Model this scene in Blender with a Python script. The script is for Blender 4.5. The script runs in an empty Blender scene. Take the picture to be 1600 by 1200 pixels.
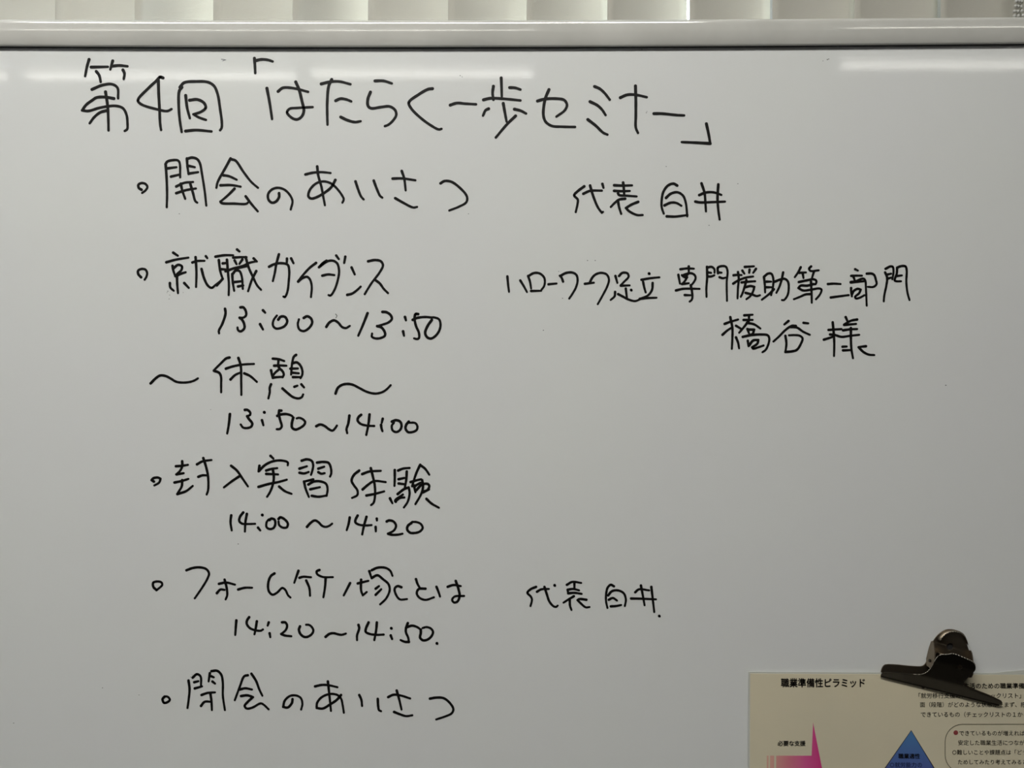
import bpy, bmesh, math, random
from mathutils import Vector, Matrix
random.seed(7)
SC = bpy.context.scene
COL = SC.collection
PI = math.pi

# ---------------------------------------------------------------- camera, world, lights, exposure
S = 0.0006                      # metres on the board per photograph pixel
CZ = 1.35                       # camera height
D = 0.747                       # camera to board
cam = bpy.data.cameras.new('camera'); cam.sensor_width = 36; cam.lens = 28.0; cam.clip_start = 0.02
co = bpy.data.objects.new('camera', cam); COL.objects.link(co)
co.location = (0, -D, CZ); co.rotation_euler = (PI/2, 0, 0)
SC.camera = co

w = bpy.data.worlds.new('daylight'); SC.world = w; w.use_nodes = True
bg = w.node_tree.nodes['Background']
bg.inputs['Color'].default_value = (0.80, 0.90, 1.0, 1); bg.inputs['Strength'].default_value = 11.0

vs = SC.view_settings
vs.view_transform = 'Standard'; vs.look = 'None'; vs.gamma = 1; vs.use_curve_mapping = False
vs.exposure = 0.0
TUBE_STRENGTH = 8.0            # tubes seen mirrored in the board
PANEL_WATT = 27.2                # panel lamps near the board

# ---------------------------------------------------------------- helpers
def P(x, y, out=0.0):
    """a place on the board's face, measured on the photograph, 'out' metres proud of it"""
    return Vector(((x-800)*S, -out, CZ-(y-600)*S))

def mat(name, col, rough=0.5, metal=0.0, spec=0.5, bump=None, coat=0.0, emit=None, mottled=None):
    m = bpy.data.materials.new(name); m.use_nodes = True
    nt = m.node_tree; b = nt.nodes['Principled BSDF']
    b.inputs['Base Color'].default_value = (*col, 1); b.inputs['Roughness'].default_value = rough
    b.inputs['Metallic'].default_value = metal; b.inputs['Specular IOR Level'].default_value = spec
    b.inputs['Coat Weight'].default_value = coat
    tc = nt.nodes.new('ShaderNodeTexCoord')
    if bump:
        sc, st, di = bump
        n = nt.nodes.new('ShaderNodeTexNoise'); n.inputs['Scale'].default_value = sc; n.inputs['Detail'].default_value = 3
        nt.links.new(tc.outputs['Object'], n.inputs['Vector'])
        u = nt.nodes.new('ShaderNodeBump'); u.inputs['Strength'].default_value = st; u.inputs['Distance'].default_value = di
        nt.links.new(n.outputs['Fac'], u.inputs['Height']); nt.links.new(u.outputs['Normal'], b.inputs['Normal'])
    if mottled:
        sc, c2 = mottled
        n = nt.nodes.new('ShaderNodeTexNoise'); n.inputs['Scale'].default_value = sc; n.inputs['Detail'].default_value = 4
        nt.links.new(tc.outputs['Object'], n.inputs['Vector'])
        r = nt.nodes.new('ShaderNodeValToRGB')
        r.color_ramp.elements[0].position = .35; r.color_ramp.elements[1].position = .65
        r.color_ramp.elements[0].color = (*col, 1); r.color_ramp.elements[1].color = (*c2, 1)
        nt.links.new(n.outputs['Fac'], r.inputs['Fac']); nt.links.new(r.outputs['Color'], b.inputs['Base Color'])
    if emit:
        b.inputs['Emission Color'].default_value = (*emit[0], 1); b.inputs['Emission Strength'].default_value = emit[1]
    return m

def mesh_obj(name, verts, faces, m, parent=None, smooth=False, label=None):
    me = bpy.data.meshes.new(name); me.from_pydata([tuple(v) for v in verts], [], faces); me.update()
    return link(name, me, m, parent, smooth, label)

def link(name, me, m, parent=None, smooth=False, label=None):
    if m is not None and not me.materials: me.materials.append(m)
    if smooth: me.polygons.foreach_set('use_smooth', [True]*len(me.polygons))
    o = bpy.data.objects.new(name, me); COL.objects.link(o)
    if parent is not None:
        o.parent = parent; o.matrix_parent_inverse = world_of(parent).inverted()
    if label: o['label'] = label
    return o

def world_of(o):
    m = Matrix.LocRotScale(o.location, o.rotation_euler, o.scale)
    return world_of(o.parent) @ o.matrix_parent_inverse @ m if o.parent else m

def empty(name, loc=(0, 0, 0), parent=None):
    o = bpy.data.objects.new(name, None); o.empty_display_size = .05; COL.objects.link(o)
    o.location = loc
    if parent is not None:
        o.parent = parent; o.matrix_parent_inverse = world_of(parent).inverted()
    return o

def tag(o, label=None, cat=None, group=None, kind=None):
    for k, v in (('label', label), ('category', cat), ('group', group), ('kind', kind)):
        if v: o[k] = v
    return o

class MB:
    def __init__(s): s.v = []; s.f = []
    def box(s, x0, x1, y0, y1, z0, z1):
        n = len(s.v)
        s.v += [(x, y, z) for z in (z0, z1) for y in (y0, y1) for x in (x0, x1)]
        s.f += [tuple(n+i for i in q) for q in ((0,2,3,1),(4,5,7,6),(0,1,5,4),(2,6,7,3),(0,4,6,2),(1,3,7,5))]
        return s
    def tube(s, a, b, r, n=16, caps=True):
        a = Vector(a); b = Vector(b); d = (b-a).normalized()
        u = d.orthogonal().normalized(); w_ = d.cross(u); k = len(s.v)
        for p in (a, b):
            for i in range(n):
                t = 2*PI*i/n; s.v.append(tuple(p+u*math.cos(t)*r+w_*math.sin(t)*r))
        for i in range(n):
            j = (i+1) % n; s.f.append((k+i, k+j, k+n+j, k+n+i))
        if caps: s.f.append(tuple(k+i for i in range(n-1, -1, -1))); s.f.append(tuple(k+n+i for i in range(n)))
        return s
    def ball(s, c, r, n=8, m=5):
        k = len(s.v); c = Vector(c)
        for j in range(1, m):
            ph = PI*j/m
            for i in range(n):
                t = 2*PI*i/n; s.v.append(tuple(c+Vector((math.sin(ph)*math.cos(t), math.sin(ph)*math.sin(t), math.cos(ph)))*r))
        top = len(s.v); s.v.append(tuple(c+Vector((0,0,r)))); s.v.append(tuple(c-Vector((0,0,r))))
        for j in range(m-2):
            for i in range(n):
                q = (i+1) % n; s.f.append((k+j*n+i, k+(j+1)*n+i, k+(j+1)*n+q, k+j*n+q))
        for i in range(n):
            q = (i+1) % n; s.f.append((top, k+i, k+q)); s.f.append((top+1, k+(m-2)*n+q, k+(m-2)*n+i))
        return s
    def build(s, name, m, parent=None, smooth=False, label=None, bevel=0):
        o = mesh_obj(name, s.v, s.f, m, parent, smooth, label)
        if bevel:
            b = o.modifiers.new('bevel', 'BEVEL'); b.width = bevel; b.segments = 3; b.limit_method = 'ANGLE'
        return o

# ---------------------------------------------------------------- materials
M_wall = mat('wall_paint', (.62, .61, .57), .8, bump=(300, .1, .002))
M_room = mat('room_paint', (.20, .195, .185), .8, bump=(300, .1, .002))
M_ceil = mat('ceiling_board', (.45, .45, .44), .9, bump=(120, .3, .003))
M_floor = mat('carpet_tile', (.10, .10, .105), .95, bump=(900, .5, .003), mottled=(60, (.14, .14, .14)))
M_board = mat('enamel_board', (.795, .815, .785), .26, spec=.35, coat=.85, mottled=(5, (.785, .80, .785)))
M_board.node_tree.nodes['Principled BSDF'].inputs['Coat Roughness'].default_value = .035
M_rail = mat('satin_rail', (.76, .755, .70), .08, metal=.12, spec=.7, mottled=(14, (.66, .66, .61)))
M_gap = mat('gap_shadow', (.012, .012, .010), .7)  # near-black for the shadow line below the top rail
M_ink = mat('marker_ink', (.004, .0037, .003), .45, spec=.22)
M_faint = mat('old_ink', (.10, .105, .13), .6)
M_speck = mat('speck_dirt', (.20, .21, .19), .7)
M_stand = mat('stand_paint', (.42, .42, .41), .35, metal=.5)
M_rubber = mat('black_plastic', (.02, .02, .02), .6)
M_paper = mat('cream_paper', (.75, .68, .49), .45, spec=.3, mottled=(9, (.70, .645, .475)), coat=.3)
M_film = mat('laminate_film', (.60, .61, .55), .2, spec=.6)
M_print = mat('print_black', (.012, .010, .008), .6)
M_printgrey = mat('print_line', (.10, .09, .05), .6)
M_navy = mat('print_navy', (.012, .02, .055), .6)
M_red = mat('print_red', (.30, .055, .055), .6)
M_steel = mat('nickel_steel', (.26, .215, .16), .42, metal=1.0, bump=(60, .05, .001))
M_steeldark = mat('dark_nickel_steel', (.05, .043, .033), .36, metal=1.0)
M_steelbright = mat('glint_and_pin_steel', (.42, .39, .33), .3, metal=1.0)  # brighter steel: painted highlights on clip edges, plain metal on the pivot pin
M_frame = mat('window_aluminium', (.45, .45, .44), .4, metal=.7)
M_lamp = mat('lamp_housing', (.8, .8, .8), .5)
M_tube = mat('tube_glow', (.9, .9, .9), .5, emit=((1.0, .97, .90), TUBE_STRENGTH))
M_panelglow = mat('diffuser_glow', (.9, .9, .9), .5, emit=((1.0, .97, .92), 2.0))
M_bead = mat('bead_plastic', (.62, .62, .58), .35)

# enamel: tiny orange-peel that breaks up the mirrored tubes
nt = M_board.node_tree; b = nt.nodes['Principled BSDF']
tc = nt.nodes.new('ShaderNodeTexCoord')
n1 = nt.nodes.new('ShaderNodeTexNoise'); n1.inputs['Scale'].default_value = 750; n1.inputs['Detail'].default_value = 2
u1 = nt.nodes.new('ShaderNodeBump'); u1.inputs['Strength'].default_value = .07; u1.inputs['Distance'].default_value = .00010
nt.links.new(tc.outputs['Object'], n1.inputs['Vector']); nt.links.new(n1.outputs['Fac'], u1.inputs['Height'])
nt.links.new(u1.outputs['Normal'], b.inputs['Normal']); nt.links.new(u1.outputs['Normal'], b.inputs['Coat Normal'])

# blind fabric lets some daylight through
M_slat = mat('blind_fabric', (.56, .545, .475), .7, spec=.2)
nt = M_slat.node_tree; b = nt.nodes['Principled BSDF']; out = nt.nodes['Material Output']
tr = nt.nodes.new('ShaderNodeBsdfTranslucent'); tr.inputs['Color'].default_value = (.64, .64, .64, 1)
mx = nt.nodes.new('ShaderNodeMixShader'); mx.inputs['Fac'].default_value = .065
nt.links.new(b.outputs['BSDF'], mx.inputs[1]); nt.links.new(tr.outputs['BSDF'], mx.inputs[2]); nt.links.new(mx.outputs['Shader'], out.inputs['Surface'])
wv = nt.nodes.new('ShaderNodeTexWave'); wv.inputs['Scale'].default_value = 260; wv.bands_direction = 'Z'
tc = nt.nodes.new('ShaderNodeTexCoord'); nt.links.new(tc.outputs['Object'], wv.inputs['Vector'])
u1 = nt.nodes.new('ShaderNodeBump'); u1.inputs['Strength'].default_value = .12; u1.inputs['Distance'].default_value = .0004
nt.links.new(wv.outputs['Fac'], u1.inputs['Height']); nt.links.new(u1.outputs['Normal'], b.inputs['Normal'])

M_glass = mat('window_glass', (1, 1, 1), .02)
M_glass.node_tree.nodes['Principled BSDF'].inputs['Transmission Weight'].default_value = 1
M_glass.node_tree.nodes['Principled BSDF'].inputs['IOR'].default_value = 1.02

def ramp_mat(name, stops, x0, x1, axis=0):
    m = mat(name, stops[0][1], .5, spec=.3); nt = m.node_tree; b = nt.nodes['Principled BSDF']
    tc = nt.nodes.new('ShaderNodeTexCoord'); sp = nt.nodes.new('ShaderNodeSeparateXYZ'); mr = nt.nodes.new('ShaderNodeMapRange')
    r = nt.nodes.new('ShaderNodeValToRGB')
    mr.inputs['From Min'].default_value = x0; mr.inputs['From Max'].default_value = x1
    nt.links.new(tc.outputs['Object'], sp.inputs[0]); nt.links.new(sp.outputs[axis], mr.inputs['Value'])
    nt.links.new(mr.outputs[0], r.inputs['Fac']); nt.links.new(r.outputs['Color'], b.inputs['Base Color'])
    for i, (p, c) in enumerate(stops):
        e = r.color_ramp.elements[i] if i < 2 else r.color_ramp.elements.new(p)
        e.position = p; e.color = (*c, 1)
    return m
px = lambda x: (x-800)*S
pz = lambda y: CZ-(y-600)*S
M_pink = ramp_mat('print_magenta', [(0, (.74, .45, .34)), (1, (.64, .04, .22)), (.40, (.70, .22, .28)), (.7, (.70, .11, .31))], px(1196), px(1284))
M_blue = ramp_mat('print_blue', [(0, (.09, .105, .36)), (1, (.08, .22, .46))], pz(1215), pz(1140), 2)

# ---------------------------------------------------------------- the room
RX0, RX1, RY0, RY1, RH = -3.6, 3.6, -5.2, 0.34, 2.55
def struct(name, mb, m, **k):
    o = mb.build(name, m, **k); o['kind'] = 'structure'; return o
struct('floor', MB().box(RX0, RX1, RY0, RY1+.15, -.05, 0), M_floor)
struct('ceiling', MB().box(RX0, RX1, RY0, RY1+.15, RH, RH+.05), M_ceil)
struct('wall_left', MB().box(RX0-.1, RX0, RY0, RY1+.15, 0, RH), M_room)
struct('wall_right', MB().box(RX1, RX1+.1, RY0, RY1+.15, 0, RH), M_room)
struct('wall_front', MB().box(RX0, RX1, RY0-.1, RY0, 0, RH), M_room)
WX0, WX1, WZ0, WZ1 = -1.5, .40, .85, 2.15        # window opening
wb = MB()
wb.box(RX0, WX0, RY1, RY1+.15, 0, RH); wb.box(WX1, RX1, RY1, RY1+.15, 0, RH)
wb.box(WX0, WX1, RY1, RY1+.15, 0, WZ0); wb.box(WX0, WX1, RY1, RY1+.15, WZ1, RH)
struct('wall_back', wb, M_wall)
win = tag(empty('window_1', (WX0, RY1+.07, WZ0)), kind='structure')
fr = MB()
fr.box(WX0, WX1, RY1+.05, RY1+.09, WZ0, WZ0+.04); fr.box(WX0, WX1, RY1+.05, RY1+.09, WZ1-.04, WZ1)
for x in (WX0, -.58, WX1-.04): fr.box(x, x+.04, RY1+.05, RY1+.09, WZ0+.04, WZ1-.04)
fr.build('window_frame', M_frame, win)
for x0, x1 in ((WX0+.04, -.58), (-.54, WX1-.04)):
    MB().box(x0, x1, RY1+.068, RY1+.072, WZ0+.04, WZ1-.04).build('pane', M_glass, win)
MB().box(WX0, WX1, RY1-.03, RY1+.05, WZ0-.03, WZ0).build('window_sill', M_wall, win)

# ---------------------------------------------------------------- lamps on the ceiling
def tube_lamp(x0, x1, y, label):
    t = tag(empty('ceiling_light', ((x0+x1)/2, y, RH)), label, 'lamp', 'tube lamps behind the camera')
    MB().box(x0-.02, x1+.02, y-.03, y+.03, RH-.045, RH-.002).build('housing', M_lamp, t, bevel=.004)
    MB().tube((x0, y, RH-.07), (x1, y, RH-.07), .010, 16).build('tube', M_tube, t, smooth=False)
    for x in (x0-.012, x1): MB().box(x, x+.012, y-.02, y+.02, RH-.088, RH-.045).build('socket', M_lamp, t)
tube_lamp(-2.95, -1.845, -2.18, 'leftmost tube lamp of the ceiling row mirrored in the board top')
tube_lamp(-1.775, -.79, -2.18, 'second tube lamp from the left in the ceiling row behind the camera')
tube_lamp(-.725, .075, -2.16, 'third tube lamp from the left in the ceiling row behind the camera')
tube_lamp(1.16, 2.2, -2.08, 'rightmost tube lamp of the ceiling row behind the camera')

def panel_lamp(x, y, wx, wy, watt, label):
    t = tag(empty('ceiling_panel_light', (x, y, RH)), label, 'lamp')
    f = MB(); z0, z1 = RH-.035, RH-.002
    f.box(x-wx/2-.02, x+wx/2+.02, y-wy/2-.02, y-wy/2, z0, z1); f.box(x-wx/2-.02, x+wx/2+.02, y+wy/2, y+wy/2+.02, z0, z1)
    f.box(x-wx/2-.02, x-wx/2, y-wy/2, y+wy/2, z0, z1); f.box(x+wx/2, x+wx/2+.02, y-wy/2, y+wy/2, z0, z1)
    f.build('frame', M_lamp, t)
    MB().box(x-wx/2, x+wx/2, y-wy/2, y+wy/2, RH-.02, RH-.012).build('diffuser', M_panelglow, t)
    l = bpy.data.lights.new('panel_glow', 'AREA'); l.shape = 'RECTANGLE'; l.size = wx; l.size_y = wy; l.energy = watt; l.color = (1, .975, .93)
    lo = bpy.data.objects.new('panel_glow', l); COL.objects.link(lo); lo.location = (x, y, RH-.03)
    lo.parent = t; lo.matrix_parent_inverse = world_of(t).inverted()
panel_lamp(-.36, -1.0, 1.6, .24, PANEL_WATT, 'flush ceiling panel lamp just before the whiteboard')

# ---------------------------------------------------------------- vertical blind
BY = .145
blind = tag(empty('vertical_blind', (0, BY, 2.28)), 'vertical blind with pale beige fabric slats across the window behind the whiteboard', 'blind')
MB().box(-1.55, 1.30, BY-.02, BY+.02, 2.26, 2.30).build('headrail', M_rail, blind, bevel=.003)
pitch = 124.6
def slat_mesh(ang):
    v, f = [], []; n = 10; W = .102
    for z in (0, -1.52):
        for i in range(n+1):
            t = i/n-.5; x = t*W; y = .007*(1-4*t*t)          # bowed towards the window
            v.append((x*math.cos(ang)-y*math.sin(ang), x*math.sin(ang)+y*math.cos(ang), z))
    for i in range(n): f.append((i, i+1, n+2+i, n+1+i))
    return v, f
K = (D+BY)/D
edges = [-165, -40, 86, 210, 333, 457, 575, 700, 823, 949, 1077, 1207, 1335, 1470, 1597, 1722]
angs = {3: 41, 4: 14, 5: 38, 6: 12, 7: 22, 8: 22, 9: 21, 10: 16, 11: 10, 12: 9, 13: 10}
for i, e in enumerate(edges):
    a = math.radians(angs.get(i-0, 9))
    v, f = slat_mesh(a)
    cx = px(e)*(D+BY-.051*math.sin(a))/D + .051*math.cos(a)
    o = mesh_obj('slat', [(x+cx, y+BY, z+2.25) for x, y, z in v], f, M_slat, blind, smooth=True)
    s_ = o.modifiers.new('thickness', 'SOLIDIFY'); s_.thickness = .0006
for k, e in enumerate((1587, 1592.5, 1598)):
    c = MB()
    x = px(e)*((D+.12)/D)
    for j in range(250): c.ball((x+.0006*math.sin(j*.9+k), .12+.001*math.sin(j+k), 2.25-j*.0052), .0021, 6, 4)
    tag(c.build('bead_chain', M_bead, blind, smooth=True), kind='stuff')

# ---------------------------------------------------------------- whiteboard
board = tag(empty('whiteboard', (0, 0, 0)), 'white enamel whiteboard with a rounded metal rail, covered in black Japanese handwriting', 'whiteboard')
BX0, BX1, BZ0, BZ1 = px(-700), px(2300), pz(1572), pz(60)
MB().box(BX0, BX1, 0, .018, BZ0, BZ1).build('writing_panel', M_board, board)

# top rail: D-shaped extrusion, very slightly bowed as in the photograph
def rail_y(x):       # photograph row of the rail's lower lip
    t = (x-520)/1000.
    return 74.9-4.6*t*t if x > 520 else 74.9-5.5*t*t
prof = []            # (out, up) in metres from lower lip; integrated from the tilt of the face (degrees above horizontal)
H = 40.5*S
tilt = [(0, -30), (.05, -20), (.30, -10), (.46, -6), (.50, -3.4), (.54, -1.5), (.70, .5), (.79, 4), (.84, 9), (.89, 24), (.94, 48), (1, 86)]
o_ = .0042; N = 64
for i in range(N+1):
    t = i/N
    prof.append((o_, H*t))
    for (a0, d0), (a1, d1) in zip(tilt, tilt[1:]):
        if a0 <= t <= a1: dg = d0+(d1-d0)*(t-a0)/(a1-a0)
    o_ -= math.tan(math.radians(min(dg, 80)))*H/N
prof = [(-.022, 0)] + prof + [(-.022, H)]
xs = [-720+i*(3040/60) for i in range(61)]
v, f = [], []
for x in xs:
    base = P(x, min(rail_y(x), 75) if -200 < x < 1900 else rail_y(-200 if x < 0 else 1900))
    for o_, up in prof: v.append((base.x, -o_, base.z+up))
n = len(prof)
for i in range(len(xs)-1):
    for j in range(n-1): f.append((i*n+j, (i+1)*n+j, (i+1)*n+j+1, i*n+j+1))
    f.append((i*n+n-1, (i+1)*n+n-1, (i+1)*n, i*n))
f.append(tuple(range(n))[::-1]); f.append(tuple((len(xs)-1)*n+j for j in range(n)))
mesh_obj('top_rail', v, f, M_rail, board, smooth=True, label='rounded satin metal top rail')
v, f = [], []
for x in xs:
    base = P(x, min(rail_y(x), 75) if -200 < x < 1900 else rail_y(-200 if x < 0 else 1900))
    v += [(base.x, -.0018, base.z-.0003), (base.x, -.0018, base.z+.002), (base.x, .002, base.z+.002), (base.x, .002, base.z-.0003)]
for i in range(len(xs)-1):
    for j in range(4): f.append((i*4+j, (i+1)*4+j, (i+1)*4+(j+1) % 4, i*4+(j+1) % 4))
mesh_obj('gap_shadow_strip', v, f, M_gap, board, label='thin black strip standing in for the gap shadow under the top rail')  # strip draws the shadow of the gap between rail and panel
MB().box(BX0-.018, BX0+.006, -.012, .022, BZ0-.02, BZ1-.01).build('side_rail', M_rail, board, bevel=.005)
MB().box(BX1-.006, BX1+.018, -.012, .022, BZ0-.02, BZ1-.01).build('side_rail', M_rail, board, bevel=.005)
MB().box(BX0, BX1, -.012, .022, BZ0-.024, BZ0).build('bottom_rail', M_rail, board, bevel=.005)
tray = MB(); tray.box(BX0+.3, BX1-.3, -.075, -.012, BZ0-.024, BZ0-.019); tray.box(BX0+.3, BX1-.3, -.078, -.075, BZ0-.024, BZ0-.006)
tray.build('pen_tray', M_rail, board)
for x in (BX0-.03, BX1+.03):
    MB().box(x-.014, x+.014, -.006, .024, .07, BZ1-.05).build('upright', M_stand, board, bevel=.003)
    fo = MB().box(x-.016, x+.016, -.26, .26, .05, .08).build('foot', M_stand, board, bevel=.004)
    for y in (-.23, .23):
        MB().tube((x-.01, y, .025), (x+.01, y, .025), .025, 16).build('caster', M_rubber, fo)
MB().box(BX0-.02, BX1+.02, .0, .02, .22, .25).build('crossbar', M_stand, board)

# ---------------------------------------------------------------- handwriting
def catmull(pts, step=5):
    if len(pts) < 3: return pts
    # split at sharp corners so that they stay crisp
    out = []
    def seg(p):
        if len(p) == 2: return [p[0], p[1]]
        q = [p[0]*2-p[1]] + p + [p[-1]*2-p[-2]]; r = []
        for i in range(1, len(q)-2):
            p0, p1, p2, p3 = q[i-1:i+3]
            for k in range(step):
                t = k/step
                t0 = max((p1-p0).length, 1e-6)**.5; t1 = max((p2-p1).length, 1e-6)**.5; t2 = max((p3-p2).length, 1e-6)**.5
                m1 = (p1-p0)/t0-(p2-p0)/(t0+t1)+(p2-p1)/t1; m2 = (p2-p1)/t1-(p3-p1)/(t1+t2)+(p3-p2)/t2
                m1 *= t1; m2 *= t1
                r.append((2*t**3-3*t*t+1)*p1+(t**3-2*t*t+t)*m1+(-2*t**3+3*t*t)*p2+(t**3-t*t)*m2)
        r.append(p[-1]); return r
    cur = [pts[0]]
    for i in range(1, len(pts)-1):
        cur.append(pts[i])
        a = pts[i]-pts[i-1]; b_ = pts[i+1]-pts[i]
        if a.length > 0 and b_.length > 0 and a.angle(b_) > 1.5:
            out += seg(cur)[:-1]; cur = [pts[i]]
    cur.append(pts[-1]); out += seg(cur)
    return out

LIFT = [0]
def ink(strokes, ox, oy, sc, wpx):
    """strokes in zoomed crop coordinates -> flat ink film on the board"""
    v, f = [], []
    for st in strokes.split(';'):
        raw = [Vector(tuple(float(c) for c in q.split(','))) for q in st.split()]
        if not raw: continue
        pts = [Vector((ox+p.x/sc, oy+p.y/sc)) for p in raw]
        LIFT[0] = (LIFT[0]+1) % 7; h = .00012+LIFT[0]*.00001
        if len(pts) == 1: pts = [pts[0]-Vector((.3, .3)), pts[0]+Vector((.3, .3))]; ws = wpx*.5*1.1
        else: ws = wpx*.5
        c = catmull(pts); m = len(c)
        rad = [ws*(1.10-.22*(i/(m-1))+.03*math.sin(i*1.7+LIFT[0])) for i in range(m)]
        base = len(v)
        for i, p in enumerate(c):
            d = (c[min(i+1, m-1)]-c[max(i-1, 0)])
            d = d.normalized() if d.length > 0 else Vector((1, 0))
            nrm = Vector((-d.y, d.x))*rad[i]
            for q in (p+nrm, p-nrm): v.append(P(q.x, q.y, h))
        for i in range(m-1): f.append((base+2*i, base+2*i+1, base+2*i+3, base+2*i+2))
        joints = {0, m-1}
        for i in range(1, m-1):
            a = c[i]-c[i-1]; b_ = c[i+1]-c[i]
            if a.length > 0 and b_.length > 0 and a.angle(b_) > .28: joints.add(i)
        for i in joints:
            k = len(v); N = 14
            for j in range(N):
                t = 2*PI*j/N; v.append(P(c[i].x+rad[i]*math.cos(t), c[i].y+rad[i]*math.sin(t), h+.000004))
            f.append(tuple(k+j for j in range(N)))
    # make every face look towards the room
    fixed = []
    for q in f:
        a, b_, c_ = v[q[0]], v[q[1]], v[q[2]]
        fixed.append(q if (b_-a).cross(c_-a).y < 0 else q[::-1])
    return v, fixed

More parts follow.
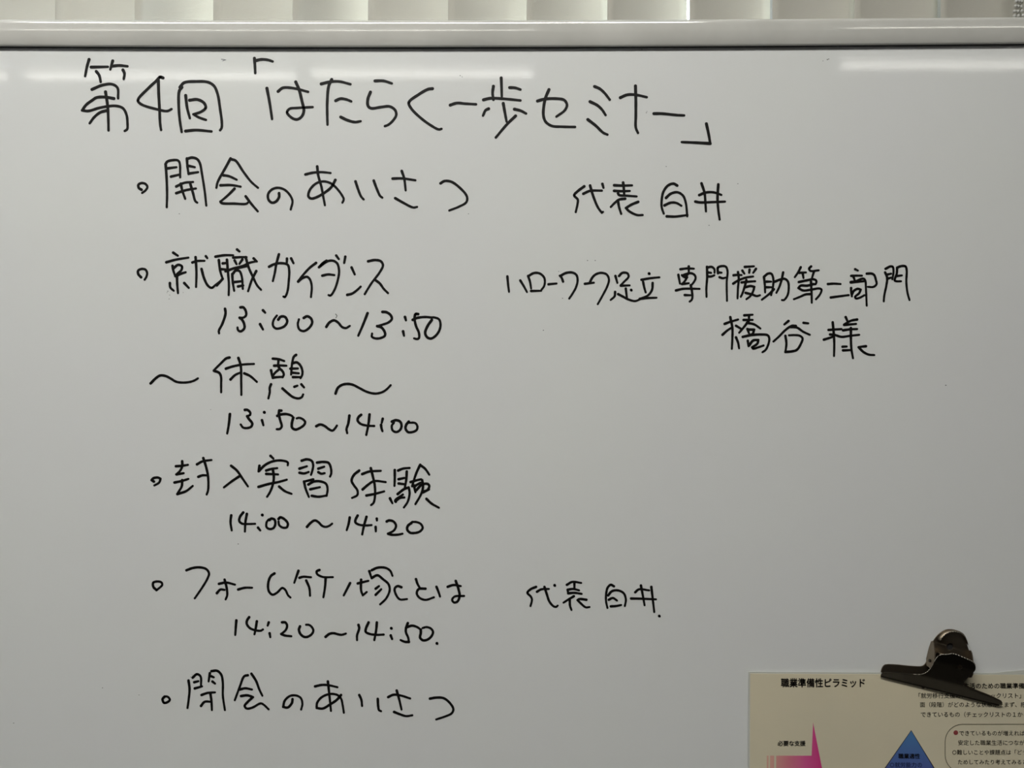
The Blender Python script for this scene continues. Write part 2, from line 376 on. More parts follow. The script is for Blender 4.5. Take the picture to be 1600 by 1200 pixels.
WRITING = [
('title line at the top of the board', 4.1, [
 (100,80,5.333, ["208,68 190,130 175,208;225,132 365,129;405,80 385,152;400,124 460,118 528,125;268,168 292,200 305,256;490,155 503,185 497,232;232,318 320,282 400,275 445,305 450,392;415,394 340,382 270,386 235,408 185,445 150,492 200,498 300,470 430,455 490,475 520,530 528,600 525,650 505,664;345,338 362,450 368,560 370,660;350,495 300,510 250,550 213,600",
  "825,222 800,215 770,245 700,310 615,408 640,440 780,485 860,498 895,482;785,240 788,350 795,480 800,600 808,655",
  "982,300 960,330 955,450 965,580 980,672;965,300 1000,262 1100,252 1200,258 1250,290 1280,360 1300,480 1315,600 1312,640 1300,658;1013,368 1025,470 1048,558;1045,408 1110,402 1165,430 1180,470 1140,505 1078,525 1120,550 1182,572;1012,665 1100,657 1228,668"]),
 (380,80,5.333, ["93,58 97,120 100,182;95,80 150,68 205,72 245,85",
  "197,308 220,430 240,565;290,335 330,305 420,308 540,338;437,255 465,320 490,420 505,490 490,540 450,568 405,555 365,510 385,480 450,472 578,465",
  "650,272 720,255 800,252 893,275;737,235 712,290 700,420 700,540 702,612;770,412 810,395 860,402 900,418;812,548 870,575 930,590 978,583",
  "1098,247 1170,247 1238,268;1060,340 1038,400 1040,455 1065,475 1150,465 1220,460 1265,490 1275,530 1250,575 1210,612 1180,624"]),
 (620,100,5.333, ["297,205 260,210 180,255 100,320 120,370 200,450 290,515 350,545 372,540",
  "445,342 500,325 570,330 660,335",
  "805,185 798,240 805,298;870,115 875,270;940,196 985,198 1030,212;722,298 780,285 900,290 1030,303;765,372 740,385 718,430;887,328 900,400 915,480;980,376 1030,388 1077,412;990,432 920,500 825,612",
  "1172,308 1230,292 1330,288 1395,300 1418,340 1400,385 1330,438;1268,212 1240,280 1225,350 1222,430 1240,480 1290,515 1380,522 1485,524"]),
 (860,100,5.333, ["368,187 410,205 450,240 495,297;330,313 390,343 430,380 460,425;312,462 380,515 440,572 475,588",
  "583,280 640,256 710,256 803,276;709,182 712,300 712,430 712,530 730,574",
  "862,413 930,413 1050,425 1115,428",
  "1300,497 1320,590 1332,662;1332,662 1210,655 1095,650"])]),
('opening remarks line under the title', 3.7, [
 (200,230,5.714, ["120,380 95,362 92,335 120,320 155,328 172,355 155,385 125,408",
  "335,150 345,300 348,430 345,535;335,150 350,128 400,115 445,118 460,140 465,268;355,188 432,178;383,262 462,243;525,100 530,170 540,240;525,105 570,92 615,105 640,140 660,240 685,400 698,520;535,165 595,178;540,235 625,222;430,350 500,318 580,310;430,410 520,382 605,368;470,325 485,390 510,460;555,325 580,410 600,480 618,495",
  "915,100 860,200 800,310 788,362;925,108 960,120 1030,220 1100,310 1160,362;850,250 900,258 970,290;825,340 920,338 1005,352;950,370 890,430 825,485;825,485 835,498 950,503 1055,505 1075,490;1050,438 1100,505 1158,572",
  "1348,410 1348,445 1320,485 1285,495 1255,470 1250,420 1280,380 1330,362 1390,375 1440,420 1468,480 1452,556"]),
 (460,230,5.714, ["98,243 160,228 240,222 322,230;203,172 212,250 240,350 255,430 272,518;365,292 330,355 270,405 200,445 150,458 125,440 135,385 190,325 260,305 330,325 380,370 425,430 440,465 428,495",
  "545,305 570,380 595,440 618,466;708,298 735,370 765,435 785,450",
  "876,280 960,278 1080,295;958,212 980,280 993,385;900,455 970,495 1060,538 1095,533",
  "1305,322 1340,302 1400,308 1480,365 1540,440 1535,490 1470,530 1382,565"])]),
('speaker name right of the opening remarks', 3.7, [
 (880,240,5.714, ["188,292 130,335 98,372 130,410 128,450 112,522;180,358 240,332 345,330;240,285 265,370 310,480 345,528 355,520;350,270 360,305",
  "455,282 530,285 615,283;535,258 542,320 545,375;455,332 520,335 595,333;490,355 500,370 560,375 655,382;553,402 500,410 460,440 425,476;490,428 500,480 518,538;670,430 610,455 560,485 590,515 660,548 710,548",
  "1018,285 985,268 935,285 895,340 880,410 880,480 898,535;918,395 960,358 1020,345 1070,375 1095,440 1108,560;905,462 960,438 1010,440 1055,465;925,560 1000,562 1110,548",
  "1215,370 1270,348 1340,345 1412,368;1180,428 1220,435 1340,432 1445,428;1235,265 1262,350 1270,440 1275,515;1385,275 1378,400 1385,500 1397,588"])]),
('employment guidance line', 3.6, [
 (200,380,6.667, ["135,355 105,320 105,285 140,268 180,275 198,310 190,350 172,380",
  "470,98 518,130;398,198 500,170 628,150;463,235 470,280 490,340;475,260 520,225 560,240 555,280 515,315 490,345;500,345 550,318 600,302;510,350 512,430 520,520;435,415 440,460 475,495;585,415 632,465;670,200 720,185 795,183;703,145 712,300 708,455;765,268 790,360 830,440 870,465 905,440 985,375;810,135 825,155",
  "910,140 1000,125 1095,125;945,175 960,290 985,370;985,370 925,442;1030,172 1040,300 1050,420 1048,540;985,210 1030,205;965,270 1040,275;1015,292 1100,262 1200,235 1260,205 1335,188;1135,65 1160,85;1095,150 1170,145 1235,145;1110,180 1130,218;1190,170 1160,215;1120,262 1235,240;1085,320 1090,400 1105,495;1090,320 1120,285 1160,290 1185,350 1195,475;1100,405 1190,395;1145,450 1200,440;1225,145 1255,250 1300,350 1345,440 1385,485;1335,290 1290,380 1250,500;1308,158 1342,190"]),
 (400,380,6.667, ["135,245 190,218 270,208 330,225 345,280 340,400 325,510 300,560 285,555;238,115 210,220 195,310 175,395;322,160 320,205;365,158 390,208",
  "625,205 560,255 490,330 438,395;438,400 480,365 530,350 560,375 580,450 572,560",
  "735,182 700,205 655,250 740,190 800,182 845,210 865,290 850,390 815,490 775,545 755,540;690,338 750,325 815,332;835,128 862,165;930,140 918,205",
  "995,252 1028,325;950,538 1000,525 1050,490 1090,452",
  "1168,188 1240,175 1300,188 1322,230 1290,300 1200,420 1132,530;1245,385 1290,420 1330,475 1375,520"])]),
('time under the employment guidance line', 3.7, [
 (320,460,6.667, ["210,150 215,200 180,310 145,380 148,405",
  "370,135 400,135 425,170 430,215 405,240 362,243;362,243 385,260 410,310 410,355 370,385 345,370 340,345",
  "605,165 628,190;575,310 605,365",
  "765,262 790,232 835,235 858,280 835,325 790,350 740,355 710,325 715,270 750,220",
  "1030,245 1065,228 1105,250 1118,295 1085,350 1030,382 985,365 968,310 980,260",
  "1265,338 1295,295 1345,270 1390,295 1430,340 1470,350 1510,328"]),
 (500,460,6.667, ["495,195 450,310 398,430",
  "650,182 690,185 735,215 748,255 715,290 650,315 595,330;595,330 640,345 675,395 675,430 630,455 575,458 540,440 542,408",
  "885,235 895,270;865,385 875,430",
  "1022,205 995,205 985,250 1000,330 1030,400 1030,455 1010,465 980,458;965,265 1010,245 1100,235 1160,240",
  "1165,265 1120,330 1095,400 1115,445 1155,460 1205,430 1245,370 1255,310 1240,260 1190,240 1150,240"])]),
('job office line right of the employment guidance', 3.4, [
 (780,400,5.714, ["73,182 80,260 88,320;188,218 220,270 248,322",
  "258,178 275,230 285,290;262,178 310,152 360,155 400,190 408,230 400,270 378,300;285,312 375,310",
  "440,252 512,245",
  "570,228 558,195 540,175;545,178 600,150 655,148 690,170 700,220 685,280 655,335 625,380",
  "765,248 845,238",
  "810,235 830,195 860,165 910,150 960,165 980,210 965,270 930,340 880,430",
  "1038,178 1055,240;1070,178 1100,150 1145,155 1155,185 1120,225 1085,260;1085,265 1165,262;1130,290 1140,370;1180,305;1035,320 1030,360 995,392;1062,340 1110,365 1160,390 1215,402 1260,385",
  "1340,158;1270,212 1350,198 1430,190;1285,230 1295,280 1308,325;1370,240 1365,300 1330,350 1255,382;1255,382 1320,375 1405,372"]),
 (1040,390,8, ["185,245 270,235 355,238;290,210 290,280;160,315 180,425;210,325 260,305 320,295 365,320 375,360 350,410 320,445;205,320 240,345 270,345 235,400 205,430;205,430 290,420;290,290 255,335;130,510 220,490 320,488 425,490;315,445 330,520 335,600 325,630 300,650;240,568 310,570",
  "518,215 520,350 510,480 512,590;520,225 575,215 610,245 612,290;535,285 570,290;525,335 570,335 610,320;655,295 655,225 710,205 755,215 775,270 765,400 768,640;660,285 700,288;675,345 715,358 750,350",
  "850,320 900,315 950,318;905,280 915,360 905,480 900,610;845,425 900,390 1000,350 1095,335;990,215 1050,212 1105,208;960,262 985,300;1050,250 1045,290;1130,240 1095,290;950,410 1040,400 1120,395;1010,380 990,460 960,550 940,590;1000,470 1060,455 1110,465 1095,520 1060,580 1010,620;1000,540 1080,560 1140,580 1180,570",
  "1230,340 1240,430 1245,535;1235,335 1280,300 1320,300 1345,350 1345,450 1320,570;1260,400 1320,400;1260,470 1325,470;1355,495 1300,550 1205,625;1355,405 1430,375 1490,365 1530,400 1540,480 1525,570 1480,630 1455,630;1470,285 1450,380 1420,470 1385,540"]),
 (1230,390,8, ["170,220 140,280 95,345;150,290 235,285;195,300 205,355;300,210 275,235 290,265 395,258;335,275 310,355;145,405 240,385 330,370 365,390 355,430 320,430;330,430 250,450 170,450 140,480 200,510 300,500 400,485 430,500 410,560 360,620;298,400 305,520 308,665;290,555 230,560 160,590 85,620",
  "510,430 580,425 668,430;545,598 640,585 770,568",
  "850,245 885,262;800,328 860,325 935,325;830,340 845,385;795,405 860,395 930,365 960,365 978,390 985,480 995,700;795,410 960,395;800,480 800,520 810,585;810,560 830,520 880,490 920,500 900,545 850,590 860,610 910,600 965,570;995,300 1060,300 1090,320 1110,380 1118,430 1080,465 1010,465",
  "1230,240 1290,210 1320,215 1330,280 1315,370;1225,285 1250,350 1240,450 1215,570 1208,645;1240,315 1300,300;1250,365 1300,350;1375,230 1370,300 1345,385 1370,395 1425,395;1375,225 1430,205 1480,210 1495,260 1490,400 1505,540 1530,630;1370,330 1435,322"])]),
('guest name under the job office line', 3.5, [
 (1120,480,6.154, ["75,160 130,140 205,118;130,95 150,200 150,300 145,400;55,265 100,225 145,195;185,290 205,340 215,395;265,78 345,72;310,80 310,115;258,122 345,122;185,178 230,205;310,125 270,180 215,245;290,150 360,165 420,205;295,210 310,250;310,215 360,215 345,255 320,265;250,285 330,268 430,262 490,270 505,300 495,360 470,410 440,432;298,322 305,375;310,370 350,320 400,315 390,350 340,385 350,398 400,385 450,368",
  "690,132 650,165;835,150 880,155;760,180 720,180 660,220 600,280 545,330;710,190 770,195 830,235 895,265;660,275 670,350 660,430;660,430 720,425 770,410 810,350 825,300 800,275 750,268 695,270",
  "1075,218 1200,210;1115,145 1125,250 1130,350 1128,468;1030,312 1085,295 1115,285;1090,262 1130,265 1200,285 1280,275 1370,265;1240,95 1260,140;1350,118 1290,130 1225,165;1225,170 1340,160;1215,222 1280,212 1350,210;1290,200 1290,300 1295,400 1310,490;1210,380 1250,378;1215,415 1290,412;1435,375 1370,382;1365,385 1410,430 1460,455 1515,460"])]),
('break line between two wave dashes', 3.6, [
 (220,540,7.273, ["110,430 170,370 220,340 280,345 340,375 400,410 480,420 560,412 610,395 648,372",
  "1008,135 970,145 910,200 830,280;830,285 890,310 910,350 912,440 912,530;965,262 1050,235 1160,215 1285,208;1108,140 1135,230 1140,400 1142,560;1018,385 1070,335 1135,305;1175,315 1240,345 1318,412"]),
 (400,540,7.273, ["190,148 260,155 320,175;255,165 250,225;205,228 260,225 345,228;170,280 180,330 190,370;255,240 265,260 215,310 190,345;265,260 300,290 315,330 300,360;190,365 240,358 305,355;455,105 430,125 410,200 398,330;415,200 460,190 500,220 525,280 525,330 505,370;390,262 475,260;410,308 485,315;420,358 505,358;170,440 155,480 155,530 140,600;300,487 360,540 420,585 480,600 520,585 535,555;435,468 470,455;515,440 545,475",
  "903,545 930,480 980,445 1040,435 1100,445 1170,480 1260,525 1350,545 1430,530 1480,500 1530,450"])]),
('time under the break line', 3.7, [
 (340,620,8.889, ["170,240 155,380 132,510",
  "378,182 410,182 450,215 450,250 410,270;410,270 435,310 480,370 465,415 400,435 350,425 320,385",
  "650,218;615,325 635,395",
  "885,192 855,190 850,240 870,330 890,410 865,445 820,450;828,265 880,245 960,240 1030,265 1050,290",
  "1050,290 1030,370 1035,430 1080,455 1140,435 1200,390 1215,350 1180,310 1130,292 1098,300"]),
 (480,620,8.889, ["125,408 180,385 240,405 300,450 350,470 385,440 412,400",
  "585,262 570,370 545,450 555,505",
  "748,250 710,285 700,330 740,375 830,400 930,405;865,245 850,380 820,530",
  "1048,305 1035,360;1025,390 1030,430 1045,478",
  "1175,345 1230,325 1290,345 1310,400 1290,460 1235,490 1185,465 1175,400 1205,360",
  "1410,345 1375,390 1365,440 1400,490 1460,490 1520,460 1530,410 1500,365 1410,360"])]),
('enclosing practice line', 3.6, [
 (220,700,6.667, ["135,350 112,335 130,315 175,308 205,320 190,360 140,390",
  "365,190 430,185 490,175;430,138 430,190 410,235 370,275;370,275 445,262;350,360 420,345 495,322;430,335 425,400 380,475;380,480 470,450 540,395;585,170 640,140 735,125;650,105 680,200 700,300 700,440 685,485;598,300 640,285 690,285",
  "940,185 1000,235 1060,320 1115,400;1025,295 950,345 865,410",
  "1350,82 1380,110;1235,185 1225,245;1230,240 1290,180 1370,140 1460,130 1530,150 1530,180;1305,235 1360,218 1420,210;1305,270 1430,275;1375,225 1385,300 1375,380 1345,460 1315,508;1225,405 1330,375 1430,355 1520,330;1440,402 1500,450 1570,478"]),
 (460,700,6.667, ["75,132 130,118 180,135 195,180 185,240 172,280;52,215 130,190;52,258 100,265 148,250;235,152 300,145 355,155 380,210 382,270 370,298;248,215 310,195;248,252 280,268 315,262;195,328 100,350;100,350 115,420 150,510;145,380 200,350 270,348 330,375 345,430 335,498;165,430 265,408;180,498 250,508 335,495",
  "675,235 620,280 595,340 620,390 655,440 655,490 600,520;705,272 780,245 900,238;795,210 815,290 835,380 840,480 825,570 798,595;710,432 770,380 830,345 950,355;750,495 830,480 935,452",
  "1045,230 1045,320 1042,395;1080,235 1130,215 1200,208;1170,245 1165,330 1150,410;1085,325 1145,312;1085,370 1150,378;1075,480 1140,430 1190,410 1200,470 1180,560 1140,620;995,525 1020,575;1055,560 1050,545 1130,485;1050,555 1100,520 1145,515;1310,175 1270,260 1225,400;1310,178 1360,215 1405,278;1210,355 1260,340 1320,325;1245,390 1260,460;1250,400 1310,362;1330,335 1340,400 1320,480 1260,585;1270,440 1330,380 1390,375 1405,400 1380,440 1340,450;1400,430 1340,465;1375,530 1430,580 1505,622"])]),
('time under the enclosing practice line', 3.6, [
 (340,780,8.889, ["188,225 178,320 195,435",
  "355,185 310,245 300,305 340,340 420,345 520,342;405,205 385,320 378,450",
  "622,222;560,395 592,435",
  "720,290 745,270 790,285 800,350 775,400 725,415 680,390 680,320 710,280",
  "845,275 870,252 930,280 975,340 960,390 905,395 855,360 845,310",
  "1240,385 1290,330 1350,295 1400,320 1450,370 1500,385 1550,370 1590,340"]),
 (500,780,8.889, ["412,255 395,350 370,430",
  "522,228 495,280 490,320 530,350 620,365 715,360;645,245 610,370 585,490",
  "788,270 790,295;772,385 775,445",
  "925,310 960,295 1020,310 1055,365 1030,430 945,480;945,480 1000,495 1090,492 1145,480",
  "1270,330 1220,370 1210,420 1250,465 1310,470 1385,450 1425,400 1400,345 1340,318 1280,315"])]),
('line introducing the organisation', 3.5, [
 (220,870,6.154, ["150,320 120,290 118,250 150,238 195,245 205,270 155,318",
  "438,130 500,108 570,102 630,120 655,160 640,210 590,295 518,400",
  "750,260 820,248 905,268;805,220 825,300 830,370 815,410;730,350 765,315 805,318",
  "935,315 1000,298 1070,298",
  "1285,160 1250,185 1225,250 1230,330 1265,365 1310,345 1360,300 1390,320 1415,370 1438,392",
  "1515,135 1475,250;1525,202 1560,192 1636,197;1590,228 1620,300 1627,375;1718,127 1691,140 1696,167 1750,194 1846,196;1777,205 1771,290 1755,390"]),
 (460,870,5.714, ["497,235 440,345",
  "565,238 660,215;595,205 595,300 610,345 645,315;668,128 688,190;690,120 740,98 810,98 855,125 875,170;690,190 740,165 790,200 840,245 850,300 820,370 765,425;725,285 755,262;725,340 775,290;955,272 920,262 895,285 905,335 940,380 1005,378",
  "1085,200 1100,245 1125,285;1170,285 1110,288 1092,325 1115,365 1170,385 1245,362",
  "1268,268 1285,310 1300,355;1368,268 1420,252 1485,262;1440,215 1465,290 1475,350 1455,400 1425,408 1408,385 1430,355 1515,350"])]),
('time under the organisation line', 3.6, [
 (350,940,8.889, ["170,262 162,360 155,465",
  "348,218 320,260 315,310 360,370 440,400 510,405 540,388;455,275 440,370 422,455",
  "620,290 605,335;632,440 642,495",
  "805,288 850,290 875,330 860,390 795,450;795,450 840,470 935,482",
  "1055,345 1040,390 1060,450 1110,490 1160,490 1220,450 1240,400 1215,350 1180,325 1140,322"]),
 (510,940,8.889, ["-12,490 40,450 100,440 160,455 210,462 270,445",
  "445,325 455,370 425,470 425,535",
  "585,290 550,370 545,420 600,450 700,462 795,458;700,290 690,400 665,535",
  "903,373;893,470 912,520",
  "1130,300 1105,370 1105,430 1135,500 1145,560;1145,560 1090,560 1030,535;1120,355 1190,335 1260,355 1310,390",
  "1310,390 1310,440 1300,500 1340,538 1400,530 1460,480 1480,420 1450,375 1390,355 1335,368",
  "1537,583"])]),
('speaker name right of the organisation line', 3.4, [
 (800,880,6.154, ["232,228 180,250 148,285 180,320 192,350 178,412;240,275 280,252 355,248;312,228 335,300 360,370 400,415 425,420 440,408;412,215",
  "528,208 580,180 665,190;600,190 600,250;535,255 590,248 645,262;540,290 600,285 670,295;535,255 540,285;595,318 550,345 495,380;555,350 558,410 572,450;715,352 650,345 630,355 670,395 710,425 745,422",
  "980,222 950,208 920,235 905,300 905,370 918,430;925,310 960,270 1020,262 1075,290 1095,350 1085,412;930,352 970,335 1010,360;950,415 1000,412 1050,402",
  "1185,280 1220,252 1320,262;1145,340 1250,342 1385,348;1240,215 1258,310 1275,405;1340,228 1352,330 1368,470",
  "1418,510"])]),
('closing remarks line at the bottom', 3.5, [
 (240,1030,6.154, ["105,360 85,385 100,420 135,412 155,390 135,362 105,358",
  "335,205 345,290 335,400 325,470;375,178 415,145 450,165 455,260;390,222 430,212;395,282 465,262;540,135 528,215;555,115 610,112 650,150 665,230 665,350 685,490;555,165 578,175;565,215 590,235;460,345 520,325 590,320;545,330 555,400 560,490;455,450 490,410 550,410",
  "905,155 870,165 830,260 780,395;940,140 985,210 1015,290 1045,352;830,292 880,280 945,292;840,355 900,348 955,365 905,410 875,450 895,475 950,465 1030,425 1060,440 1105,482",
  "1335,385 1330,420 1290,465 1245,460 1260,400 1310,355 1370,350 1415,375 1430,430 1418,485"]),
 (480,1030,6.154, ["75,262 140,248 200,250 290,270;198,215 210,320 228,498;325,345 280,395 220,435 150,475 90,470 95,420 140,365 220,335 290,345 325,380 340,440 352,515",
  "500,345 520,390 527,450;678,382 682,450 690,490 710,500",
  "778,365 830,342 900,350 990,378;860,302 882,380 907,485;835,508 890,530 950,548 1010,540",
  "1180,380 1240,370 1310,375 1370,420 1405,480 1390,520 1330,550 1240,580"])]),
]
for lab, wpx, crops in WRITING:
    e = tag(empty('handwritten_line', parent=board), 'black marker '+lab)
    for ox, oy, sc, chars in crops:
        for c in chars:
            v, f = ink(c, ox, oy, sc, wpx*1.12)
            mesh_obj('character', v, f, M_ink, e)
v, f = ink("1312,66 1348,72 1322,80", 100, 80, 5.333, 1.1)
mesh_obj('stray_mark', v, f, M_faint, board, label='tiny blue-grey tick above the title')
v, f = ink("1362,205 1376,222 1365,245", 320, 460, 6.667, 1.3)
mesh_obj('stray_mark', v, f, M_speck, board, label='faint grey tick above the wave dash')
sp = []
for x, y, r in ((1003,77,.9),(1010,176,.9),(1041,260,.9),(1011,174,.7),(160,1075,.9),(217,1086,.8),(21,1130,.9),(372,850,1),(1478,602,1.2),(329,640,.7),
                (262,455,1),(265,461,.8),(264,467,.8),(261,457,.7),(286,457,.6),(719,118,1),(722,120,.8),(1293,93,1.2),(1295,92,1),(1286,95,.7),(497,78,.7),
                (918,407,1),(930,407,1),(849,516,1),(873,424,.8),(879,466,.9),(1108,352,.9),(1153,287,.9),(298,1058,.9),(300,1055,.6),(280,334,.9),(732,334,.8)):
    sp.append((x, y, r))
v, f = [], []
for x, y, r in sp:
    k = len(v)
    for j in range(8): v.append(P(x+r*math.cos(j*PI/4), y+r*.8*math.sin(j*PI/4), .0001))
    f.append(tuple(range(k, k+8)))
f = [q if (v[q[1]]-v[q[0]]).cross(v[q[2]]-v[q[0]]).y < 0 else q[::-1] for q in f]
tag(mesh_obj('specks', v, f, M_speck, board), kind='stuff')

# ---------------------------------------------------------------- laminated sheets
def flat(pts, h):
    v = [P(x, y, h) for x, y in pts]; f = tuple(range(len(v)))
    if (v[1]-v[0]).cross(v[2]-v[0]).y > 0: f = f[::-1]
    return v, [f]
def slab(name, grid_fn, nx, ny, m, parent, th=.0003, label=None):
    v, f = [], []
    for j in range(ny+1):
        for i in range(nx+1): v.append(grid_fn(i/nx, j/ny))
    for j in range(ny):
        for i in range(nx):
            a = j*(nx+1)+i; f.append((a, a+nx+1, a+nx+2, a+1))
    o = mesh_obj(name, v, f, m, parent, smooth=False, label=label)
    s_ = o.modifiers.new('thickness', 'SOLIDIFY'); s_.thickness = th; s_.offset = -1
    return o
PH = .0030          # how far the front sheet stands off the board
def sheet_pt(u, t, grow=0, h=PH, lift=0):
    xl = 1171-5.5*t*.33-grow; xr = 1866+grow
    x = xl+(xr-xl)*u
    top = 1051+2.5*u*1.4 if u < .5 else 1051+1.75+(-9)*(u-.5)*lift+(1-lift)*1.5*(u-.5)
    y = top-grow+(1546+2*grow-top)*t
    return P(x, y, h)
back = tag(empty('rear_laminated_sheet', P(1518, 1052)), 'laminated sheet behind the pyramid handout, its clear edge peeking out upper right', 'sheet')
def back_pt(u, t):
    x = 1225+655*u; k = max(0, (x-1480)/120.)
    y0 = 1056-min(k, 3)*9.5
    return P(x, y0+(1535-y0)*t, .0016)
slab('film', back_pt, 24, 6, M_film, back)
sheet = tag(empty('laminated_handout', P(1171, 1050)), 'laminated cream handout printed with a blue triangle, pink arrow and Japanese text', 'sheet')
slab('laminate_film', lambda u, t: sheet_pt(u, t, 2.6, PH-.0004), 20, 6, M_film, sheet, label='thin clear laminate border')
slab('paper', lambda u, t: sheet_pt(u, t), 20, 6, M_paper, sheet)
TH = PH+.0001
def para(x, y):
    """the handout stands PH off the board: correct its print for that depth"""
    k = (D-TH)/D
    return (800+(x-800)*k, 600+(y-600)*k)
def pflat(name, pts, m, dh=0, label=None):
    v, f = flat([para(x, y) for x, y in pts], TH+dh)
    return mesh_obj(name, v, f, m, sheet, label=label)
pflat('printed_triangle', [(1424, 1142), (1382.5, 1201.5), (1300, 1320), (1544, 1320), (1460.5, 1201.5)], M_blue, label='blue printed triangle')
def line(pts, wd, name, m, closed=False, dh=.00004):
    v, f = [], []
    q = [Vector(para(*p)) for p in pts]; n = len(q)
    for i, p in enumerate(q):
        a = q[(i-1) % n] if closed or i > 0 else p; c = q[(i+1) % n] if closed or i < n-1 else p
        d = (c-a).normalized(); nn = Vector((-d.y, d.x))*wd/2
        v += [P(*(p+nn), TH+dh), P(*(p-nn), TH+dh)]
    for i in range(n if closed else n-1):
        j = (i+1) % n; f.append((2*i, 2*i+1, 2*j+1, 2*j))
    f = [g if (v[g[1]]-v[g[0]]).cross(v[g[2]]-v[g[0]]).y < 0 else g[::-1] for g in f]
    return mesh_obj(name, v, f, m, sheet)
line([(1300, 1320), (1382.9, 1200.8), (1424, 1141.6), (1460.1, 1200.8), (1544, 1320)], 1.3, 'triangle_outline', M_print)
pflat('printed_arrow', [(1270.6, 1129), (1268.4, 1181), (1213, 1181), (1212, 1330), (1310, 1330)], M_pink, label='pink printed arrow with a spike')
pflat('printed_stripe', [(1203.3, 1181), (1209.8, 1181), (1209, 1330), (1202.3, 1330)], M_pink)
pflat('printed_stripe', [(1198.3, 1181), (1201, 1181), (1200, 1330), (1197.3, 1330)], M_pink)
bx = []
x0, x1, y0, y1, R = 1477, 1850, 1132, 1207, 27
for cx, cy, a0 in ((x0+R, y0+R, PI), (x1-R, y0+R, -PI/2), (x1-R, y1-R, 0), (x0+R, y1-R, PI/2)):
    for k in range(9):
        a = a0+k*PI/16; bx.append((cx+R*math.cos(a), cy+R*math.sin(a)))
line(bx, 1.0, 'text_frame', M_printgrey, closed=True)
pflat('red_bullet', [(1493.7+3.7*math.cos(k*PI/6), 1145+3.7*math.sin(k*PI/6)) for k in range(12)], M_red, dh=.00004)

def text(body, x0, y, pitch, m, bold=0.0, size=1.0):
    """printed line: first glyph centred on x0, glyph pitch in pixels, centred on row y"""
    cu = bpy.data.curves.new('printed_text', 'FONT'); cu.body = body; cu.size = 1; cu.resolution_u = 2
    cu.fill_mode = 'BOTH'
    o = bpy.data.objects.new('printed_text', cu); COL.objects.link(o)
    bpy.context.view_layer.update()
    me = bpy.data.meshes.new_from_object(o.evaluated_get(bpy.context.evaluated_depsgraph_get()))
    bpy.data.objects.remove(o); bpy.data.curves.remove(cu)
    if bold:            # heavier weight: the same glyphs printed again a hair apart
        bm = bmesh.new()
        for dx, dy in ((bold, 0), (-bold, 0), (0, bold), (0, -bold)):
            k0 = len(bm.verts); bm.from_mesh(me); bm.verts.ensure_lookup_table()
            for q in bm.verts[k0:]: q.co.x += dx; q.co.y += dy
        bm.to_mesh(me); bm.free()
    if len(me.vertices) == 0: return None
    em = EM
    k = pitch/em
    for vtx in me.vertices:
        X, Y = vtx.co.x, vtx.co.y
        qx, qy = para(x0+(X-em/2)*k, y-(Y-MID)*k*size)
        vtx.co = P(qx, qy, TH+.00006)
    me.flip_normals() if me.polygons and me.polygons[0].normal.y > 0 else None
    me.name = 'printed_text'
    return link('printed_text', me, m, sheet)
# measure one em and the glyph middle of the bundled font
def measure(s):
    cu = bpy.data.curves.new('m', 'FONT'); cu.body = s; cu.size = 1
    o = bpy.data.objects.new('m', cu); COL.objects.link(o); bpy.context.view_layer.update()
    me = bpy.data.meshes.new_from_object(o.evaluated_get(bpy.context.evaluated_depsgraph_get()))
    xs_ = [v.co.x for v in me.vertices]; ys_ = [v.co.y for v in me.vertices]
    bpy.data.objects.remove(o); bpy.data.curves.remove(cu)
    r = (min(xs_), max(xs_), min(ys_), max(ys_)); bpy.data.meshes.remove(me)
    return r
ma = measure('田'); mb = measure('田田田田田')
EM = (mb[1]-ma[1])/4; MID = (ma[2]+ma[3])/2
for body, x0, y, p, m, bo, sz in (
    ('職業準備性ピラミッド', 1226.8, 1067.6, 13.3, M_print, .028, 1.12),
    ('●安定した職業生活のための職業準備性', 1443.6, 1072.2, 9.6, M_print, .022, 1),
    ('「就労移行支援のためのチェックリスト」と', 1434.3, 1087.4, 9.04, M_print, .008, 1),
    ('面（段階）がどのような状態かをまず、把握', 1441.6, 1101.4, 8.75, M_print, .008, 1),
    ('できているもの（チェックリストの１から', 1442.8, 1116.8, 8.9, M_print, .008, 1),
    ('できているものが増えれば', 1502.8, 1146.1, 8.6, M_print, .006, 1),
    ('安定した職業生活につながり', 1501.2, 1161, 8.72, M_print, .006, 1),
    ('○難しいことや課題点は「どう', 1491.8, 1176, 8.5, M_print, .006, 1),
    ('ためしてみたり考えてみると', 1500.5, 1191.2, 8.42, M_print, .006, 1),
    ('職業適性', 1408, 1182, 8.6, M_print, .03, 1),
    ('○就労能力の', 1394.5, 1195.6, 8.7, M_navy, .006, 1),
    ('必要な支援', 1219.5, 1162, 8.75, M_print, .03, 1)):
    text(body, x0, y, p, m, bo, sz)

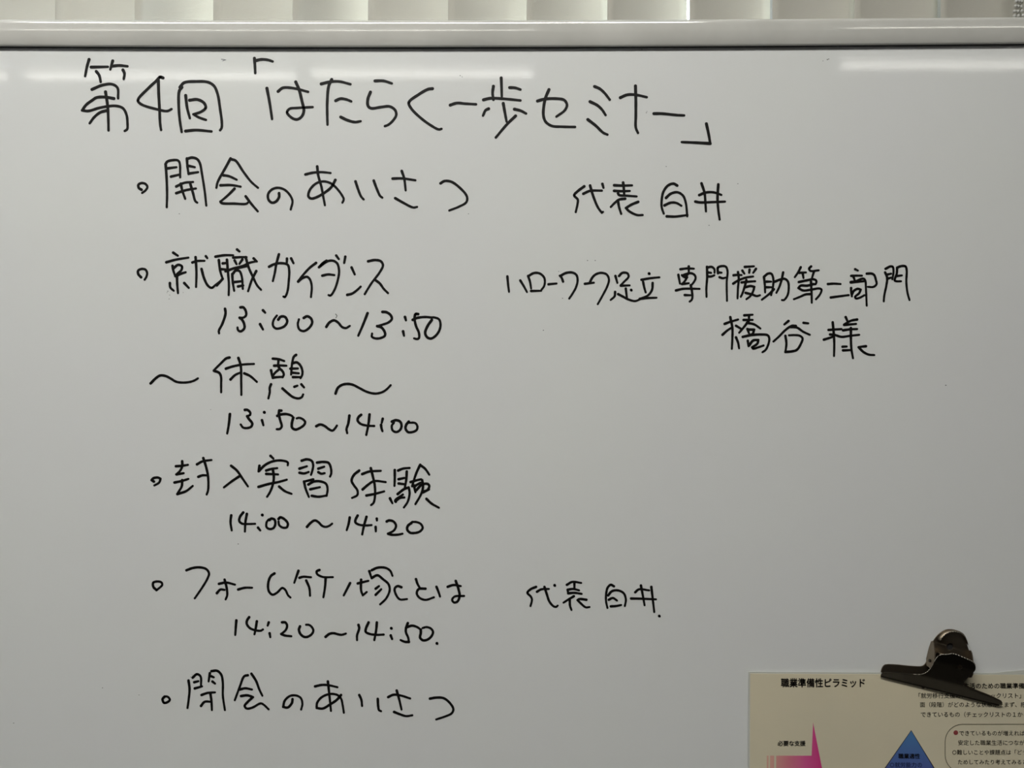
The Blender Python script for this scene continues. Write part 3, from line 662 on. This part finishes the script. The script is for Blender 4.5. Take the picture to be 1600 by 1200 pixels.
# ---------------------------------------------------------------- bulldog clip
ANG = math.radians(13.9)
J = P(1360+700/6.667, 970+710/6.667)           # middle of the jaw on the board
U = Vector((math.cos(ANG), 0, -math.sin(ANG))); Vv = Vector((math.sin(ANG), 0, math.cos(ANG)))
def C(u, v_, w_): return J+U*(u*.001)+Vv*(v_*.001)+Vector((0, -(w_+3.5)*.001, 0))
clip = tag(empty('bulldog_clip', J), 'large tarnished steel bulldog clip holding the laminated sheets at a slant', 'clip')
def smooth_poly(pts, k=2):
    for _ in range(k):
        q = []
        for i in range(len(pts)):
            a = pts[i]; b_ = pts[(i+1) % len(pts)]
            q += [tuple(a[j]*.75+b_[j]*.25 for j in range(2)), tuple(a[j]*.25+b_[j]*.75 for j in range(2))]
        pts = q
    return pts
def plate(name, outline, w_of, m, th=.9, hole=None, label=None):
    """sheet-metal part: outline in (u, v) mm, w_of(u, v) gives how far it stands out"""
    bm = bmesh.new()
    vs_ = [bm.verts.new((u, v_, 0)) for u, v_ in outline]
    es = [bm.edges.new((vs_[i], vs_[(i+1) % len(vs_)])) for i in range(len(vs_))]
    if hole:
        hu, hv, hr, hn = hole
        hs = [bm.verts.new((hu+hr*math.cos(2*PI*i/hn), hv+hr*math.sin(2*PI*i/hn), 0)) for i in range(hn)]
        es += [bm.edges.new((hs[i], hs[(i+1) % hn])) for i in range(hn)]
    bmesh.ops.triangle_fill(bm, edges=es, use_beauty=True)
    lo = min(p[1] for p in outline); hi = max(p[1] for p in outline)
    k = lo+2
    while k < hi:
        bmesh.ops.bisect_plane(bm, geom=bm.verts[:]+bm.edges[:]+bm.faces[:], plane_co=(0, k, 0), plane_no=(0, 1, 0)); k += 1.6
    for v in bm.verts: v.co = C(v.co.x, v.co.y, w_of(v.co.x, v.co.y))
    bmesh.ops.recalc_face_normals(bm, faces=bm.faces)
    if sum(f_.normal.y*f_.calc_area() for f_ in bm.faces) > 0: bmesh.ops.reverse_faces(bm, faces=bm.faces)
    me = bpy.data.meshes.new(name); bm.to_mesh(me); bm.free()
    o = link(name, me, m, clip, True, label)
    s_ = o.modifiers.new('thickness', 'SOLIDIFY'); s_.thickness = th*.001; s_.offset = 0
    bv = o.modifiers.new('bevel', 'BEVEL'); bv.width = .00025; bv.segments = 2; bv.limit_method = 'ANGLE'
    return o
rear_out = smooth_poly([(-57, 0), (57, 0), (57, 4), (52, 6.5), (21, 10), (18, 17), (17, 26), (21, 33), (20, 40), (14, 48), (12, 54), (6, 58.5), (-6, 58.5), (-12, 54), (-16, 46), (-17, 38), (-17, 26), (-19, 19), (-24, 16.5), (-53, 12.5), (-57, 9)])
plate('rear_plate', rear_out, lambda u, v_: -.5+max(0, v_-44)*.16, M_steel, hole=(0, 42, 3.2, 16))
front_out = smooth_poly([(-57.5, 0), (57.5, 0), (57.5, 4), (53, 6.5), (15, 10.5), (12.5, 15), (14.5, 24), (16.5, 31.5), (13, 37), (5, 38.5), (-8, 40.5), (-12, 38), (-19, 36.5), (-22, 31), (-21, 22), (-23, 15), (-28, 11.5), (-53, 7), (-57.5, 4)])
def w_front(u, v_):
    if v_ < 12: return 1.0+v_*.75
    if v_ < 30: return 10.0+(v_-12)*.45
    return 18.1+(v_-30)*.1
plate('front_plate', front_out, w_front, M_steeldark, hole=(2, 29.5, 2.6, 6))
# highlight along the front plate's edges, put in as brighter steel wires
def wire(pts, r, name, m, label=None, balls=True):
    c = MB()
    for a, b_ in zip(pts, pts[1:]): c.tube(a, b_, r, 8)
    for p in (pts if balls else ()): c.ball(p, r, 8, 5)
    return c.build(name, m, clip, True, label=label)
top_edge = [p for p in front_out if p[1] > 11.0 and abs(p[0]) < 50]
top_edge = sorted([p for p in front_out if p[1] > 34.5 and p[0] < 16], key=lambda p: p[0])
wire([C(u, v_, w_front(u, v_)+.3) for u, v_ in top_edge], .00045, 'edge_glint', M_steelbright, 'painted bright highlight along the rim of the front plate')
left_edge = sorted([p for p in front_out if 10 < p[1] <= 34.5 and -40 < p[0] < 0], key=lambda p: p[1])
wire([C(u, v_, w_front(u, v_)+.2) for u, v_ in left_edge], .00030, 'edge_glint', M_steelbright)  # same painted highlight down the left flank
# ribbed lip along the jaw
wire([C(-56.5, .3, .9), C(56.5, .3, .9)], .0012, 'jaw_lip', M_steeldark, balls=False)
# side cheeks with pivot and the coiled leaf spring between the plates
for s_ in (-1, 1):
    ch = smooth_poly([(-1, 20), (12, 20), (13.5, 26), (9, 36), (3, 44), (-1, 42)], 1)
    v = [C(s_*17.6, b_, a) for a, b_ in ch]+[C(s_*18.6, b_, a) for a, b_ in ch]; n = len(ch)
    f = [tuple(range(n)), tuple(range(2*n-1, n-1, -1))]+[(i, (i+1) % n, n+(i+1) % n, n+i) for i in range(n)]
    ck = mesh_obj('side_cheek', v, f, M_steel, clip)
    MB().tube(C(s_*18.4, 26, 6), C(s_*19.6, 26, 6), .0014, 14).build('rivet', M_steeldark, ck)
MB().tube(C(-18, 26, 6), C(18, 26, 6), .0011, 12).build('pivot_pin', M_steelbright, clip, True)
v, f = [], []
nn = 20
for i in range(nn+1):
    a = math.radians(-60+i*300/nn)
    for u in (-13.5, 13.5): v.append(C(u, 27+8*math.sin(a)*1.0, 8.0-6.5*math.cos(a)))
for i in range(nn): f.append((2*i, 2*i+1, 2*i+3, 2*i+2))
o = mesh_obj('spring', v, f, M_steel, clip, True)
s_ = o.modifiers.new('thickness', 'SOLIDIFY'); s_.thickness = .0006
# domed cap at the top of the rear plate, rolled over like a handle
rolled = []
v, f = [], []
arc = [math.radians(t) for t in range(20, 171, 10)]
for a in arc:
    u, vv = 14.5*math.cos(a), 43.5+15*math.sin(a)
    for dw in (0.2, 3.0, 5.0):
        kk = 1-.06*(dw > 4)
        v.append(C(u*kk, 43.5+(vv-43.5)*kk, dw))
for i in range(len(arc)-1):
    for j in range(2): f.append((3*i+j, 3*i+3+j, 3*i+4+j, 3*i+1+j))
o = mesh_obj('rolled_rim', v, f, M_steel, clip, True)
s_ = o.modifiers.new('thickness', 'SOLIDIFY'); s_.thickness = .0005
wire([C(14.5*math.cos(a)*.94, 43.5+15*math.sin(a)*.94, 5.1) for a in arc[6:]], .0003, 'edge_glint', M_steelbright)  # highlight of the rolled rim, put in as a brighter wire
MB().tube(C(0, 40, -3.3), C(0, 40, -1.4), .0085, 24).build('magnet', M_rubber, clip)
